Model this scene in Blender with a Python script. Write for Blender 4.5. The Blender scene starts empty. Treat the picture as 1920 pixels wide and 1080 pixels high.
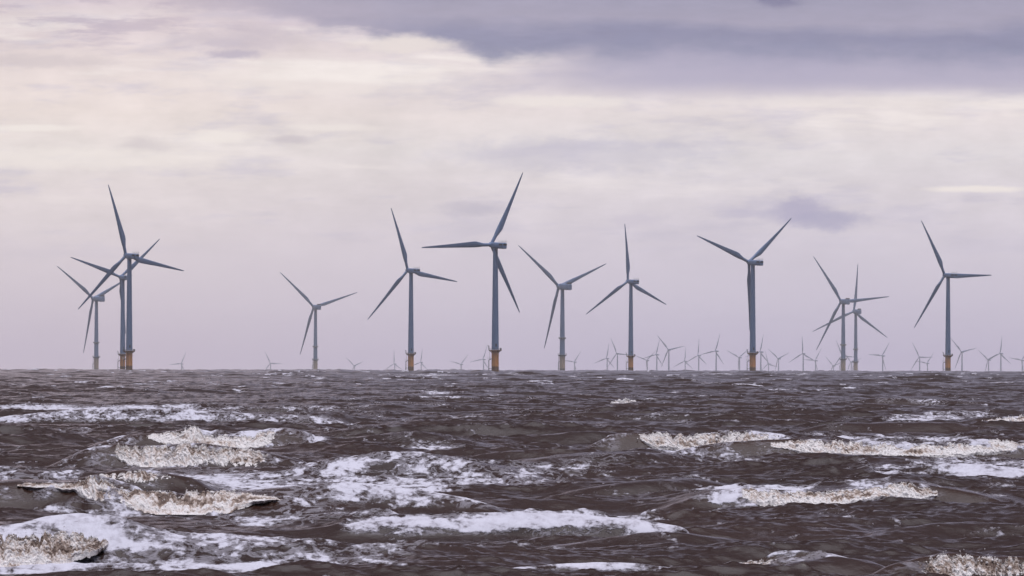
import bpy, math, time
import numpy as np
from mathutils import Matrix, Vector, Euler
T0 = time.time()
Q = 1.0                      # sea mesh quality

# ------------------------------------------------------------------ camera, sky, sun, exposure
F = 18200.0                  # focal length in photo pixels (1920 wide)
EYE = 5.0                    # eye height above mean sea level
RE = 7.43e6                  # effective earth radius (with refraction)
EYE_Y = 672.0                # photo row of eye level
ROLL = 0.0022
scn = bpy.context.scene
cam_d = bpy.data.cameras.new('camera'); cam = bpy.data.objects.new('camera', cam_d)
scn.collection.objects.link(cam); scn.camera = cam
cam_d.sensor_width = 36; cam_d.lens = F/1920*36; cam_d.clip_start = 1; cam_d.clip_end = 200000
pitch = math.atan((EYE_Y-540)/F)
cam.location = (0, 0, EYE)
cam.matrix_world = Matrix.Translation((0, 0, EYE)) @ Euler((math.pi/2+pitch, 0, 0)).to_matrix().to_4x4() @ Matrix.Rotation(ROLL, 4, 'Z')

scn.view_settings.view_transform = 'Standard'
try: scn.view_settings.look = 'None'
except Exception: pass
scn.view_settings.exposure = 0.0; scn.view_settings.gamma = 1.0
scn.view_settings.use_curve_mapping = False
cy = scn.cycles
cy.use_denoising = True
cy.denoiser = 'OPENIMAGEDENOISE'; cy.denoising_input_passes = 'RGB_ALBEDO_NORMAL'
cy.max_bounces = 4; cy.diffuse_bounces = 2; cy.glossy_bounces = 2; cy.volume_bounces = 2
cy.transparent_max_bounces = 4; cy.caustics_reflective = False; cy.caustics_refractive = False
cy.use_adaptive_sampling = False
cy.sample_clamp_indirect = 4

SUN_EL, SUN_AZ = 72.0, 165.0          # azimuth from +Y, negative = left
sd = bpy.data.lights.new('sun', 'SUN'); sun = bpy.data.objects.new('sun', sd); scn.collection.objects.link(sun)
sd.energy = 1.4; sd.angle = math.radians(40); sd.color = (1.0, 0.96, 0.92)
dv = Vector((math.sin(math.radians(SUN_AZ))*math.cos(math.radians(SUN_EL)), math.cos(math.radians(SUN_AZ))*math.cos(math.radians(SUN_EL)), math.sin(math.radians(SUN_EL))))
sun.rotation_euler = dv.to_track_quat('Z', 'Y').to_euler()
sun.location = (0, 0, 400)

def lin(c):
    return tuple(((v/255)/12.92 if v/255 <= 0.04045 else ((v/255+0.055)/1.055)**2.4) for v in c)

class Nd:
    """small expression builder for shader maths"""
    tree = None
    def __init__(s, v): s.v = v
    @staticmethod
    def math(op, *a, clamp=False):
        n = Nd.tree.nodes.new('ShaderNodeMath'); n.operation = op; n.use_clamp = clamp
        for i, x in enumerate(a):
            x = x.v if isinstance(x, Nd) else x
            if isinstance(x, (int, float)): n.inputs[i].default_value = x
            else: Nd.tree.links.new(x, n.inputs[i])
        return Nd(n.outputs[0])
    def __add__(s, o): return Nd.math('ADD', s, o)
    __radd__ = __add__
    def __sub__(s, o): return Nd.math('SUBTRACT', s, o)
    def __rsub__(s, o): return Nd.math('SUBTRACT', o, s)
    def __mul__(s, o): return Nd.math('MULTIPLY', s, o)
    __rmul__ = __mul__
    def __truediv__(s, o): return Nd.math('DIVIDE', s, o)
    def __rtruediv__(s, o): return Nd.math('DIVIDE', o, s)
    def __pow__(s, o): return Nd.math('POWER', s, o)
def sstep(x, a, b):
    n = Nd.tree.nodes.new('ShaderNodeMapRange'); n.interpolation_type = 'SMOOTHSTEP'
    Nd.tree.links.new(x.v, n.inputs['Value'])
    for k, val in (('From Min', a), ('From Max', b)):
        if isinstance(val, Nd): Nd.tree.links.new(val.v, n.inputs[k])
        else: n.inputs[k].default_value = val
    return Nd(n.outputs['Result'])
def vec(x, y, z=0.0):
    n = Nd.tree.nodes.new('ShaderNodeCombineXYZ')
    for i, c in enumerate((x, y, z)):
        if isinstance(c, Nd): Nd.tree.links.new(c.v, n.inputs[i])
        else: n.inputs[i].default_value = c
    return n.outputs[0]
def noise(v, scale=1.0, detail=4.0, rough=0.5, dist=0.0):
    n = Nd.tree.nodes.new('ShaderNodeTexNoise'); n.noise_dimensions = '3D'
    n.inputs['Scale'].default_value = scale; n.inputs['Detail'].default_value = detail
    n.inputs['Roughness'].default_value = rough; n.inputs['Distortion'].default_value = dist
    Nd.tree.links.new(v, n.inputs['Vector']); return Nd(n.outputs['Fac'])
def mixc(f, a, b):
    n = Nd.tree.nodes.new('ShaderNodeMix'); n.data_type = 'RGBA'
    if isinstance(f, Nd): Nd.tree.links.new(f.v, n.inputs[0])
    else: n.inputs[0].default_value = f
    for i, c in ((6, a), (7, b)):
        if isinstance(c, tuple): n.inputs[i].default_value = (*c[:3], 1)
        else: Nd.tree.links.new(c, n.inputs[i])
    return n.outputs[2]
def scalec(c, f):
    n = Nd.tree.nodes.new('ShaderNodeVectorMath'); n.operation = 'SCALE'
    Nd.tree.links.new(c, n.inputs[0])
    if isinstance(f, Nd): Nd.tree.links.new(f.v, n.inputs['Scale'])
    else: n.inputs['Scale'].default_value = f
    return n.outputs[0]
def ramp(f, stops, interp='LINEAR'):
    n = Nd.tree.nodes.new('ShaderNodeValToRGB'); n.color_ramp.interpolation = interp
    el = n.color_ramp.elements
    while len(el) < len(stops): el.new(0.5)
    for e, (p, c) in zip(el, stops):
        e.position = p; e.color = (*c[:3], 1)
    Nd.tree.links.new(f.v, n.inputs[0]); return n.outputs[0]

world = bpy.data.worlds.new('World'); scn.world = world; world.use_nodes = True
world.cycles.sampling_method = 'MANUAL'; world.cycles.sample_map_resolution = 512
wt = world.node_tree; Nd.tree = wt
for n in list(wt.nodes): wt.nodes.remove(n)
out = wt.nodes.new('ShaderNodeOutputWorld'); bg = wt.nodes.new('ShaderNodeBackground')
wt.links.new(bg.outputs[0], out.inputs[0])
STR = 0.1
HAZE = 2.3e-5                 # air density; the sky behind it is set so that sky + air give the pale band above the sea
AIR = (0.475, 0.45, 0.505)
bg.inputs['Strength'].default_value = STR
sky = wt.nodes.new('ShaderNodeTexSky'); sky.sky_type = 'NISHITA'; sky.sun_disc = False
sky.sun_elevation = math.radians(SUN_EL); sky.sun_rotation = math.radians(SUN_AZ)
tc = wt.nodes.new('ShaderNodeTexCoord'); sp = wt.nodes.new('ShaderNodeSeparateXYZ')
wt.links.new(tc.outputs['Generated'], sp.inputs[0])
dx, dy, dz = (Nd(sp.outputs[i]) for i in range(3))
az = Nd.math('ARCTAN2', dx, dy); el = Nd.math('ARCSINE', Nd.math('MINIMUM', Nd.math('MAXIMUM', dz, -1.0), 1.0))
# U, V: milli-units of azimuth and elevation, 18.2 per milliradian (V=0 eye level)
U = az*F
Vr = el*F
V = Vr
# warp
w1 = noise(vec(U/420, V/150, 3.1), 1.0, 4, 0.55)
w2 = noise(vec(U/120, V/46, 8.7), 1.0, 5, 0.6)
w3 = noise(vec(U/700, V/75+U/3000, 1.7), 1.0, 5, 0.55)
Vw = V + (w1-0.5)*70 + (w2-0.5)*26
low = ramp(Vw/700, [(0.0, lin((198, 190, 206))), (0.14, lin((206, 198, 210))), (0.30, lin((213, 205, 213))), (0.45, lin((221, 213, 216))),
                    (0.56, lin((226, 219, 219))), (0.66, lin((230, 220, 218))), (0.80, lin((226, 215, 216))), (1.0, lin((205, 192, 204)))])
# warm cream patches to the left, cooler to the right
side = sstep(U + (w1-0.5)*500, -950.0, 500.0)
tint = mixc(side, (1.025, 1.0, 0.985), (0.96, 0.96, 1.0))
n = wt.nodes.new('ShaderNodeVectorMath'); n.operation = 'MULTIPLY'; wt.links.new(low, n.inputs[0]); wt.links.new(tint, n.inputs[1])
c = n.outputs[0]
cream = sstep(w3, 0.52, 0.68) * sstep(V, 260.0, 390.0) * (1.0-sstep(V, 590.0, 680.0))
c = mixc(cream*0.85, c, lin((243, 234, 232)))
grey = sstep(noise(vec(U/270+3, V/58-U/2500, 5.5), 1.0, 6, 0.6), 0.5, 0.68) * sstep(V, 120.0, 300.0)
c = mixc(grey*0.42, c, lin((190, 184, 203)))
w4 = noise(vec(U/85+4, V/20+U/1500, 6.2), 1.0, 5, 0.6)
fine_ = sstep(V, 100.0, 330.0)
c = scalec(c, 1.04+(w4-0.5)*fine_*0.12+(noise(vec(U/150+7, V/80, 4.4), 1.0, 6, 0.62)-0.5)*fine_*0.34)
def blob(cx, cy_, rx, ry, rag=0.9):
    X = (U-(cx-960.0))/rx + (w2-0.5)*rag*0.5+(noise(vec(U/38, V/24, cx*0.013+2), 1.0, 4, 0.65)-0.5)*rag; Y = (V-(EYE_Y-cy_))/ry + (noise(vec(U/46, V/24, cx*0.01), 1.0, 6, 0.65)-0.5)*rag*1.9
    return 1.0-sstep(Nd.math('SQRT', X*X+Y*Y), 0.35, 1.15)
# upper cloud bank: lower edge in photo rows as a function of azimuth
edge = ramp((U+1200.0)/2400.0, [(k, (v,)*3) for k, v in ((0.0, 0.66), (0.2, 0.62), (0.267, 0.585), (0.35, 0.55), (0.40, 0.532), (0.45, 0.517), (0.478, 0.495), (0.55, 0.5), (0.7, 0.5), (0.85, 0.49), (1.0, 0.485))])
sep = wt.nodes.new('ShaderNodeSeparateColor'); wt.links.new(edge, sep.inputs[0])
edgeV = Nd(sep.outputs[0])*1000.0 + (w2-0.5)*36 + (w1-0.5)*40 + 72.0
# soft grey veil below the bank on the right
veil = sstep(V - (w1-0.5)*30 - (w2-0.5)*16, 474.0, 530.0) * sstep(U+(w1-0.5)*300, -140.0, 260.0)
c = mixc(veil*0.85, c, lin((178, 172, 197)))
bsoft = sstep(U, -200.0, 300.0)*34.0+28.0
bank = sstep(V+(w4-0.5)*34+(noise(vec(U/110, V/50, 12.0), 1.0, 5, 0.6)-0.5)*50, edgeV-bsoft*0.6, edgeV+bsoft*0.6)
leftfade = sstep(U + (w1-0.5)*360, -900.0, -150.0)
bankc = ramp(Nd.math('ADD', (V-540.0)/160.0, (w3-0.5)*0.55+(w2-0.5)*0.3), [(0.0, lin((160, 158, 183))), (0.16, lin((146, 146, 173))), (0.42, lin((151, 149, 176))), (0.62, lin((172, 166, 187))), (1.0, lin((163, 159, 182)))])
bankc = scalec(bankc, 1.0+(w4-0.5)*0.22)
bankc = mixc(leftfade, lin((198, 184, 196)), bankc)
c = mixc(bank*(0.45+0.5*leftfade), c, bankc)
strk = sstep(noise(vec(U/210+9, V/34, 2.2), 1.0, 6, 0.62), 0.48, 0.62)*sstep(V, 540.0, 620.0)*(1.0-leftfade)
c = mixc(strk*0.6, c, lin((186, 172, 190)))
cut = blob(760, 85, 115, 22, 0.7)          # bright notch under the bank
c = mixc(cut*0.85, c, lin((236, 225, 222)))
for (bx, by, rx, ry, k, col) in ((1498, 394, 62, 34, 0.75, (180, 174, 199)), (1556, 412, 76, 22, 0.75, (178, 173, 198)), (1450, 404, 34, 16, 0.35, (186, 180, 203)), (540, 262, 48, 14, 0.6, (204, 194, 200)), (268, 277, 56, 22, 0.55, (210, 200, 204)),
                             (440, 103, 62, 11, 0.75, (188, 178, 196)), (885, 392, 75, 18, 0.55, (193, 186, 200)), (1190, 412, 60, 18, 0.3, (196, 188, 206)), (1458, 2, 48, 14, 0.6, (125, 122, 155)),
                             (1390, 400, 60, 12, 0.35, (188, 182, 204)), (1100, 290, 330, 40, 0.35, (190, 186, 206)), (450, 75, 150, 26, 0.5, (200, 188, 200)), (60, 118, 170, 15, 0.45, (204, 192, 198))):
    c = mixc(blob(bx, by, rx, ry)*k, c, lin(col))
for (bx, by, rx, ry, k) in ((60, 243, 110, 9, 0.9), (410, 258, 70, 14, 0.8), (150, 300, 360, 26, 0.6), (1830, 353, 120, 8, 0.8), (1060, 190, 180, 14, 0.6), (600, 150, 330, 40, 0.4), (620, 240, 110, 9, 0.5), (1620, 190, 360, 14, 0.35)):
    c = mixc(blob(bx, by, rx, ry, 0.6)*k, c, lin((243, 234, 230)))
# behind the haze layer the sky itself is brighter towards the horizon
Tr = Nd.math('EXPONENT', Nd.math('MINIMUM', 170.0/Nd.math('MAXIMUM', el, 1e-4), 46000.0)*(-HAZE))
n_ = wt.nodes.new('ShaderNodeVectorMath'); n_.operation = 'SUBTRACT'; wt.links.new(c, n_.inputs[0]); wt.links.new(scalec(vec(*AIR), 1.0-Tr), n_.inputs[1])
c = scalec(n_.outputs[0], 1.0/Tr)
# unseen overcast dome, shaped for the lighting: dark band ahead, bright overhead, dull behind
deg = el*57.29578
front = sstep(dy, -0.25, 0.45)
up = sstep(deg + (w1-0.5)*16, 30.0, 88.0)
dome = mixc(front, (0.125, 0.14, 0.205), (0.10, 0.08, 0.09))
dome = mixc(up, dome, (2.9, 2.85, 3.15))
c = mixc(Nd.math('MAXIMUM', sstep(deg, 4.0, 22.0), 1.0-front), c, dome)
c = mixc(1.0-sstep(deg, -0.9, -0.05), c, (0.10, 0.09, 0.10))
cc = scalec(c, 1.0/STR)
fin = mixc(0.96, sky.outputs[0], cc)
wt.links.new(fin, bg.inputs['Color'])

# ------------------------------------------------------------------ helpers
def new_mat(name):
    m = bpy.data.materials.new(name); m.use_nodes = True
    Nd.tree = m.node_tree
    b = m.node_tree.nodes['Principled BSDF']
    return m, b
def paint(name, col, rough=0.5, var=0.12, scale=0.6, streak=1.0):
    m, b = new_mat(name)
    t = m.node_tree.nodes.new('ShaderNodeTexCoord')
    mp = m.node_tree.nodes.new('ShaderNodeMapping'); mp.inputs['Scale'].default_value = (1, 1, 1/streak)
    m.node_tree.links.new(t.outputs['Object'], mp.inputs[0])
    nz = noise(mp.outputs[0], scale, 5, 0.6)
    lo = tuple(max(0, v*(1-var*1.5)) for v in col); hi = tuple(v*(1+var) for v in col)
    m.node_tree.links.new(mixc(sstep(nz, 0.3, 0.7), lo, hi), b.inputs['Base Color'])
    b.inputs['Roughness'].default_value = rough
    b.inputs['Specular IOR Level'].default_value = 0.25
    return m

class MB:
    def __init__(s): s.v = []; s.f = []
    def add(s, vs, fs):
        o = len(s.v); s.v += [tuple(p) for p in vs]; s.f += [tuple(i+o for i in f) for f in fs]
    def lathe(s, prof, seg=32, M=None, cap=True):
        vs = [(r*math.cos(2*math.pi*k/seg), r*math.sin(2*math.pi*k/seg), z) for r, z in prof for k in range(seg)]
        fs = [(i*seg+k, i*seg+(k+1) % seg, (i+1)*seg+(k+1) % seg, (i+1)*seg+k) for i in range(len(prof)-1) for k in range(seg)]
        if cap: fs += [tuple(range(seg))[::-1], tuple((len(prof)-1)*seg+k for k in range(seg))]
        s.add([M @ Vector(p) if M else p for p in vs], fs)
    def tube(s, a, b, r, seg=8, r2=None):
        a = Vector(a); b = Vector(b); d = (b-a); q = d.to_track_quat('Z', 'Y').to_matrix().to_4x4()
        s.lathe([(r, 0), (r if r2 is None else r2, d.length)], seg, Matrix.Translation(a) @ q)
    def box(s, c, d, M=None, bev=0.0):
        # box with chamfered edges along x
        x, y, z = (k/2 for k in d)
        b = min(bev, y*0.9, z*0.9)
        ring = [(y-b, z), (y, z-b), (y, -z+b), (y-b, -z), (-y+b, -z), (-y, -z+b), (-y, z-b), (-y+b, z)] if b else [(y, z), (y, -z), (-y, -z), (-y, z)]
        n = len(ring); xs = [(-x, 1-b/y*0.7 if b else 1), (-x+b, 1), (x-b, 1), (x, 1-b/y*0.7 if b else 1)] if b else [(-x, 1), (x, 1)]
        vs = [(c[0]+xx, c[1]+p*sc, c[2]+q*sc) for xx, sc in xs for p, q in ring]
        fs = [(i*n+k, i*n+(k+1) % n, (i+1)*n+(k+1) % n, (i+1)*n+k) for i in range(len(xs)-1) for k in range(n)]
        fs += [tuple(range(n))[::-1], tuple((len(xs)-1)*n+k for k in range(n))]
        s.add([M @ Vector(p) if M else p for p in vs], fs)
    def mesh(s, name, m, smooth=True):
        me = bpy.data.meshes.new(name); me.from_pydata(s.v, [], s.f); me.validate()
        me.materials.append(m)
        import bmesh
        bm = bmesh.new(); bm.from_mesh(me); bmesh.ops.recalc_face_normals(bm, faces=bm.faces); bm.to_mesh(me); bm.free()
        if smooth:
            for p in me.polygons: p.use_smooth = True
            me.set_sharp_from_angle(angle=math.radians(38))
        return me
def link(name, me, parent=None, M=None):
    o = bpy.data.objects.new(name, me); scn.collection.objects.link(o)
    if parent is not None: o.parent = parent
    if M is not None: o.matrix_local = M
    return o
def tag(o, label=None, cat=None, group=None, kind=None):
    if label: o['label'] = label
    if cat: o['category'] = cat
    if group: o['group'] = group
    if kind: o['kind'] = kind
def grid_mesh(name, P, mat, closed=False, attrs=()):
    """P: (rows, cols, 3) array"""
    R_, C_ = P.shape[:2]
    i = np.arange(R_*C_, dtype=np.int32).reshape(R_, C_)
    if closed:
        a = i[:-1]; b = np.roll(i, -1, 1)[:-1]; c_ = np.roll(i, -1, 1)[1:]; d = i[1:]
    else:
        a = i[:-1, :-1]; b = i[:-1, 1:]; c_ = i[1:, 1:]; d = i[1:, :-1]
    q = np.stack([a, b, c_, d], -1).reshape(-1, 4)
    return raw_mesh(name, P.reshape(-1, 3), q, mat, attrs)
def raw_mesh(name, verts, faces, mat, attrs=()):
    n, k = faces.shape
    me = bpy.data.meshes.new(name)
    me.vertices.add(len(verts)); me.vertices.foreach_set('co', np.ascontiguousarray(verts, np.float32).ravel())
    me.loops.add(n*k); me.loops.foreach_set('vertex_index', np.ascontiguousarray(faces, np.int32).ravel())
    me.polygons.add(n)
    me.polygons.foreach_set('loop_start', np.arange(0, n*k, k, dtype=np.int32))
    me.polygons.foreach_set('use_smooth', np.ones(n, bool))
    me.update(calc_edges=True)
    me.materials.append(mat)
    for an, data in attrs:
        at = me.attributes.new(an, 'FLOAT', 'POINT'); at.data.foreach_set('value', np.ascontiguousarray(data, np.float32).ravel())
    return me
# vectorised gradient noise
_rng = np.random.default_rng(7)
_perm = _rng.permutation(256).astype(np.int32); _perm = np.concatenate([_perm, _perm, _perm])
_g3 = _rng.normal(size=(256, 3)); _g3 /= np.linalg.norm(_g3, axis=1)[:, None]; _g3 = _g3.astype(np.float32)
def gnoise(x, y, z):
    x, y, z = np.broadcast_arrays(np.asarray(x, np.float32), np.asarray(y, np.float32), np.asarray(z, np.float32))
    xi = np.floor(x).astype(np.int32); yi = np.floor(y).astype(np.int32); zi = np.floor(z).astype(np.int32)
    xf = x-xi; yf = y-yi; zf = z-zi
    xi &= 255; yi &= 255; zi &= 255
    fu = lambda t: t*t*t*(t*(t*6-15)+10)
    u, v, w = fu(xf), fu(yf), fu(zf)
    def g(i, j, k):
        h = _perm[_perm[_perm[(xi+i) & 255]+((yi+j) & 255)]+((zi+k) & 255)]
        return _g3[h, 0]*(xf-i)+_g3[h, 1]*(yf-j)+_g3[h, 2]*(zf-k)
    def L(a, b, t): return a+(b-a)*t
    return L(L(L(g(0,0,0), g(1,0,0), u), L(g(0,1,0), g(1,1,0), u), v), L(L(g(0,0,1), g(1,0,1), u), L(g(0,1,1), g(1,1,1), u), v), w)*1.5
def fbm(x, y, z, o=4, billow=False, gain=0.5):
    s = 0; a = 1; f = 1; t = 0
    for k in range(o):
        q = gnoise(x*f+k*17.3, y*f-k*9.1, z*f+k*5.7)
        s = s+a*(np.abs(q)*2-0.5 if billow else q); t += a; a *= gain; f *= 2.03
    return s/t
def ss(x, a, b):
    t = np.clip((x-a)/(b-a), 0, 1); return t*t*(3-2*t)
def sea_level(d): return -d*d/(2*RE)

# ------------------------------------------------------------------ sea
def ocean_tile(L, N, lmin, lmax, lpeak, seed, rms, spread=2.0, pw=4.1):
    rg = np.random.default_rng(seed)
    k1 = np.fft.fftfreq(N, L/N)*2*np.pi
    kx, ky = np.meshgrid(k1, k1)              # [row = y, col = x]
    k = np.hypot(kx, ky); k[0, 0] = 1e-6
    lam = 2*np.pi/k
    kp = 2*np.pi/lpeak
    S = k**-pw*np.exp(-1.25*(kp/k)**2)
    c_ = np.clip(-ky/k, -1, 1)
    D = np.where(c_ > 0, c_**spread, 0.0)+0.03
    S = S*D*ss(lam, lmin, lmin*1.3)*(1-ss(lam, lmax*0.85, lmax)); S[0, 0] = 0
    A = np.sqrt(S)*(rg.normal(size=(N, N))+1j*rg.normal(size=(N, N)))
    h = np.fft.ifft2(A).real; sc = rms/h.std(); A *= sc
    i2 = lambda B: np.fft.ifft2(B).real
    h = i2(A)
    ddx = i2(1j*kx/k*A)*-1; ddy = i2(1j*ky/k*A)*-1
    # horizontal convergence (sharp crests)
    jx = i2(kx*kx/k*A); jy = i2(ky*ky/k*A)
    J = jx+jy
    return [a.astype(np.float32) for a in (h, -ddx, -ddy, J)]
def sample(tile, L, x, y):
    N = tile[0].shape[0]
    fx = (x/L*N) % N; fy = (y/L*N) % N
    ix = np.floor(fx).astype(np.int32); iy = np.floor(fy).astype(np.int32)
    ax = (fx-ix).astype(np.float32); ay = (fy-iy).astype(np.float32); ix %= N; iy %= N
    jx = (ix+1) % N; jy = (iy+1) % N
    res = []
    for t in tile:
        res.append((t[iy, ix]*(1-ax)+t[iy, jx]*ax)*(1-ay)+(t[jy, ix]*(1-ax)+t[jy, jx]*ax)*ay)
    return res
tA = ocean_tile(311.0, 1024, 2.0, 90.0, 24.0, 11, 0.35, 6.0, 4.35)
tB = ocean_tile(29.7, 512, 0.16, 3.0, 3.2, 23, 0.036, 2.8, 3.6)

def at_px(x, y_):
    """photo pixel on the mean sea -> ground point"""
    v = y_+ROLL*(x-960)-EYE_Y
    d = EYE*F/v
    return ((x-960)/F*d, d)
# breaking waves: name, foot row, x nodes, toe rows, top rows, label
BREAKERS = [
 dict(y0=852, xs=[268, 300, 330, 350, 362, 385, 420, 470, 500, 522], toe=[822, 832, 840, 843, 843, 843, 843, 842, 836, 824], top=[818, 817, 814, 809, 805, 821, 824, 820, 813, 816], crest=(205, 225, 300, 380, 480, 540, 812),
      lab='small white plume and foaming crest with brown water behind, rear breaker at left', tan=0.25),
 dict(y0=885, xs=[205, 225, 260, 300, 340, 380, 430, 470, 508], toe=[848, 868, 876, 883, 876, 873, 876, 879, 866], top=[842, 836, 846, 843, 839, 837, 846, 849, 858], crest=(200, 230, 300, 400, 480, 530, 848),
      lab='broad white tumbling breaker at left directly in front of plumed crest', tan=0.45),
 dict(y0=968, xs=[20, 70, 140, 170, 230, 300, 360, 430, 480, 520], toe=[914, 919, 922, 938, 950, 958, 958, 950, 941, 936], top=[910, 911, 910, 900, 922, 930, 930, 926, 930, 933], crest=(-120, 0, 150, 300, 430, 640, 920),
      lab='long beige churning breaker with dark hollow face at its left end', tan=0.85),
 dict(y0=930, xs=[125, 160, 200, 240, 270, 300, 330], toe=[914, 912, 910, 908, 906, 904, 900], top=[910, 902, 895, 889, 886, 893, 899], crest=(100, 150, 200, 280, 330, 400, 900),
      lab='ragged beige crest rising behind the long churning breaker at left', tan=0.75),
 dict(y0=1068, xs=[-60, 0, 40, 90, 130, 165, 190], toe=[1056, 1058, 1060, 1057, 1051, 1042, 1033], top=[1008, 1008, 1010, 1007, 1010, 1013, 1017], crest=(-150, -60, 0, 120, 200, 300, 1014),
      lab='brown-beige foam clump in the lower left corner beside flat white foam', tan=0.9),
 dict(y0=856, xs=[1195, 1225, 1260, 1310, 1350, 1400, 1440, 1480], toe=[816, 832, 838, 842, 845, 840, 836, 824], top=[811, 812, 814, 816, 815, 812, 816, 821], crest=(1180, 1220, 1300, 1400, 1480, 1540, 820),
      lab='left half of the long foaming breaker line at right, nearer the middle', tan=0.4),
 dict(y0=866, xs=[1425, 1470, 1530, 1600, 1680, 1760, 1830, 1880, 1925, 1990], toe=[832, 838, 846, 854, 852, 851, 848, 842, 838, 836], top=[828, 826, 824, 829, 832, 833, 829, 823, 829, 830], crest=(1420, 1470, 1600, 1800, 1900, 2050, 834),
      lab='right half of the long foaming breaker line, running to the right edge', tan=0.45),
 dict(y0=956, xs=[1383, 1400, 1440, 1500, 1560, 1620, 1660, 1700, 1740, 1768], toe=[926, 936, 938, 944, 943, 936, 926, 934, 930, 922], top=[920, 916, 919, 923, 922, 917, 911, 906, 911, 919], crest=(1370, 1420, 1550, 1690, 1760, 1840, 913),
      lab='beige foaming breaker at right with dark hump at its right end', tan=0.6),
 dict(y0=1095, xs=[1712, 1740, 1770, 1800, 1850, 1900, 1960], toe=[1060, 1078, 1086, 1090, 1092, 1092, 1090], top=[1054, 1046, 1040, 1043, 1046, 1045, 1048], crest=(1690, 1740, 1800, 1900, 1980, 2060, 1050),
      lab='big beige foam clump in the lower right corner', tan=0.8),
 dict(y0=1082, xs=[1330, 1370, 1400, 1430, 1452, 1470], toe=[1062, 1066, 1066, 1066, 1066, 1062], top=[1059, 1057, 1053, 1049, 1051, 1059], crest=(1290, 1340, 1420, 1480, 1560, 1640, 1054),
      lab='small low beige foam crest at the bottom, left of the corner clump', tan=0.7),
 dict(y0=985, xs=[1330, 1345, 1365, 1385, 1402], toe=[977, 978, 978, 978, 976], top=[975, 971, 970, 972, 975], crest=(1310, 1330, 1360, 1400, 1420, 1450, 971),
      lab='tiny beige foam crest at the right end of the white foam streak', tan=0.6),
 dict(y0=800, xs=[1835, 1860, 1890, 1925, 1980], toe=[790, 792, 792, 791, 790], top=[788, 784, 780, 777, 780], crest=(1800, 1850, 1920, 2000, 2050, 2100, 780),
      lab='white breaking crest at the right edge, far behind the breaker line', tan=0.3),
 dict(y0=762, xs=[1145, 1160, 1172, 1190, 1205], toe=[757, 758, 758, 758, 757], top=[756, 751, 748, 752, 756], crest=(1130, 1150, 1172, 1195, 1210, 1230, 751),
      lab='small white whitecap hump far out below the pale-topped centre right turbine', tan=0.1),
]
BREAKERS[-1]['lab'] = 'small white whitecap hump far out in the middle of the dark sea'
for b in BREAKERS:
    xm = 0.5*(b['xs'][0]+b['xs'][-1]); v = b['y0']+ROLL*(xm-960)-EYE_Y
    b['d'] = EYE*F/v; s = b['d']/F
    b['X'] = (np.array(b['xs'], float)-960)*s
    w_ = b['X'][-1]-b['X'][0]; b['X'][0] -= 0.06*w_; b['X'][-1] += 0.06*w_
    b['ztoe'] = np.array([(b['y0']-t)*s for t in b['toe']]); b['ztop'] = np.array([(b['y0']-t)*s for t in b['top']])
    cr = b['crest']; b['H'] = (b['y0']-cr[-1])*s
    cr = np.array(cr[:-1], float); cm = cr.mean(); cr = np.concatenate([cm+(cr[:2]-cm)*1.35, cr[2:-2], cm+(cr[-2:]-cm)*1.35])
    cx = (cr-960)*s
    b['cx'] = cx; b['ch'] = b['H']*np.array([0, 0.55, 0.95, 0.95, 0.55, 0][:len(cx)]) if len(cx) == 6 else b['H']*np.array([0, .6, 1, .95, .5, 0])

SWELLS = [  # foot row, crest nodes, top row, foam on the face
 (1008, (540, 680, 900, 1100, 1300, 1400), 970, 1.05), (900, (500, 620, 730, 850, 960, 1080), 862, 0.42), (803, (-120, 0, 150, 330, 600, 760), 774, 0.75),
 (906, (1540, 1640, 1750, 1850, 1960, 2080), 872, 0.9), (1088, (1420, 1490, 1570, 1640, 1700, 1780), 1046, 0.0), (1066, (-180, -60, 80, 300, 520, 720), 1022, 0.72),
 (936, (1000, 1100, 1220, 1330, 1420, 1500), 903, 0.33), (1048, (860, 980, 1150, 1300, 1430, 1540), 1012, 0.15), (850, (540, 640, 720, 820, 900, 1000), 826, 0.2),
 (882, (900, 1010, 1110, 1200, 1290, 1380), 853, 0.33), (816, (1360, 1480, 1580, 1700, 1800, 1900), 795, 0.0), (772, (580, 680, 760, 900, 1000, 1120), 755, 0.3),
 (760, (1460, 1560, 1660, 1760, 1860, 1980), 744, 0.35), (966, (410, 520, 640, 780, 900, 1020), 925, 0.72), (835, (930, 1020, 1080, 1140, 1200, 1260), 815, 0.0),
 (792, (1000, 1080, 1180, 1280, 1360, 1460), 776, 0.2), (1030, (1560, 1660, 1760, 1880, 1980, 2080), 995, 0.1), (925, (-150, -60, 20, 90, 150, 220), 888, 0.5), (1078, (820, 960, 1080, 1180, 1290, 1400), 1058, 0.9)]
SW = []
for (y0, cr, top, fm_) in SWELLS:
    v = y0+ROLL*(np.mean(cr)-960)-EYE_Y; d = EYE*F/v; s_ = d/F
    H_ = (y0-top)*s_*1.2
    SW.append(dict(d=d, H=H_, cx=(np.array(cr, float)-960)*s_, ch=H_*np.array([0, .6, 1, .95, .55, 0]), foam=fm_, face=(1.3, 2.4)))
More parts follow.
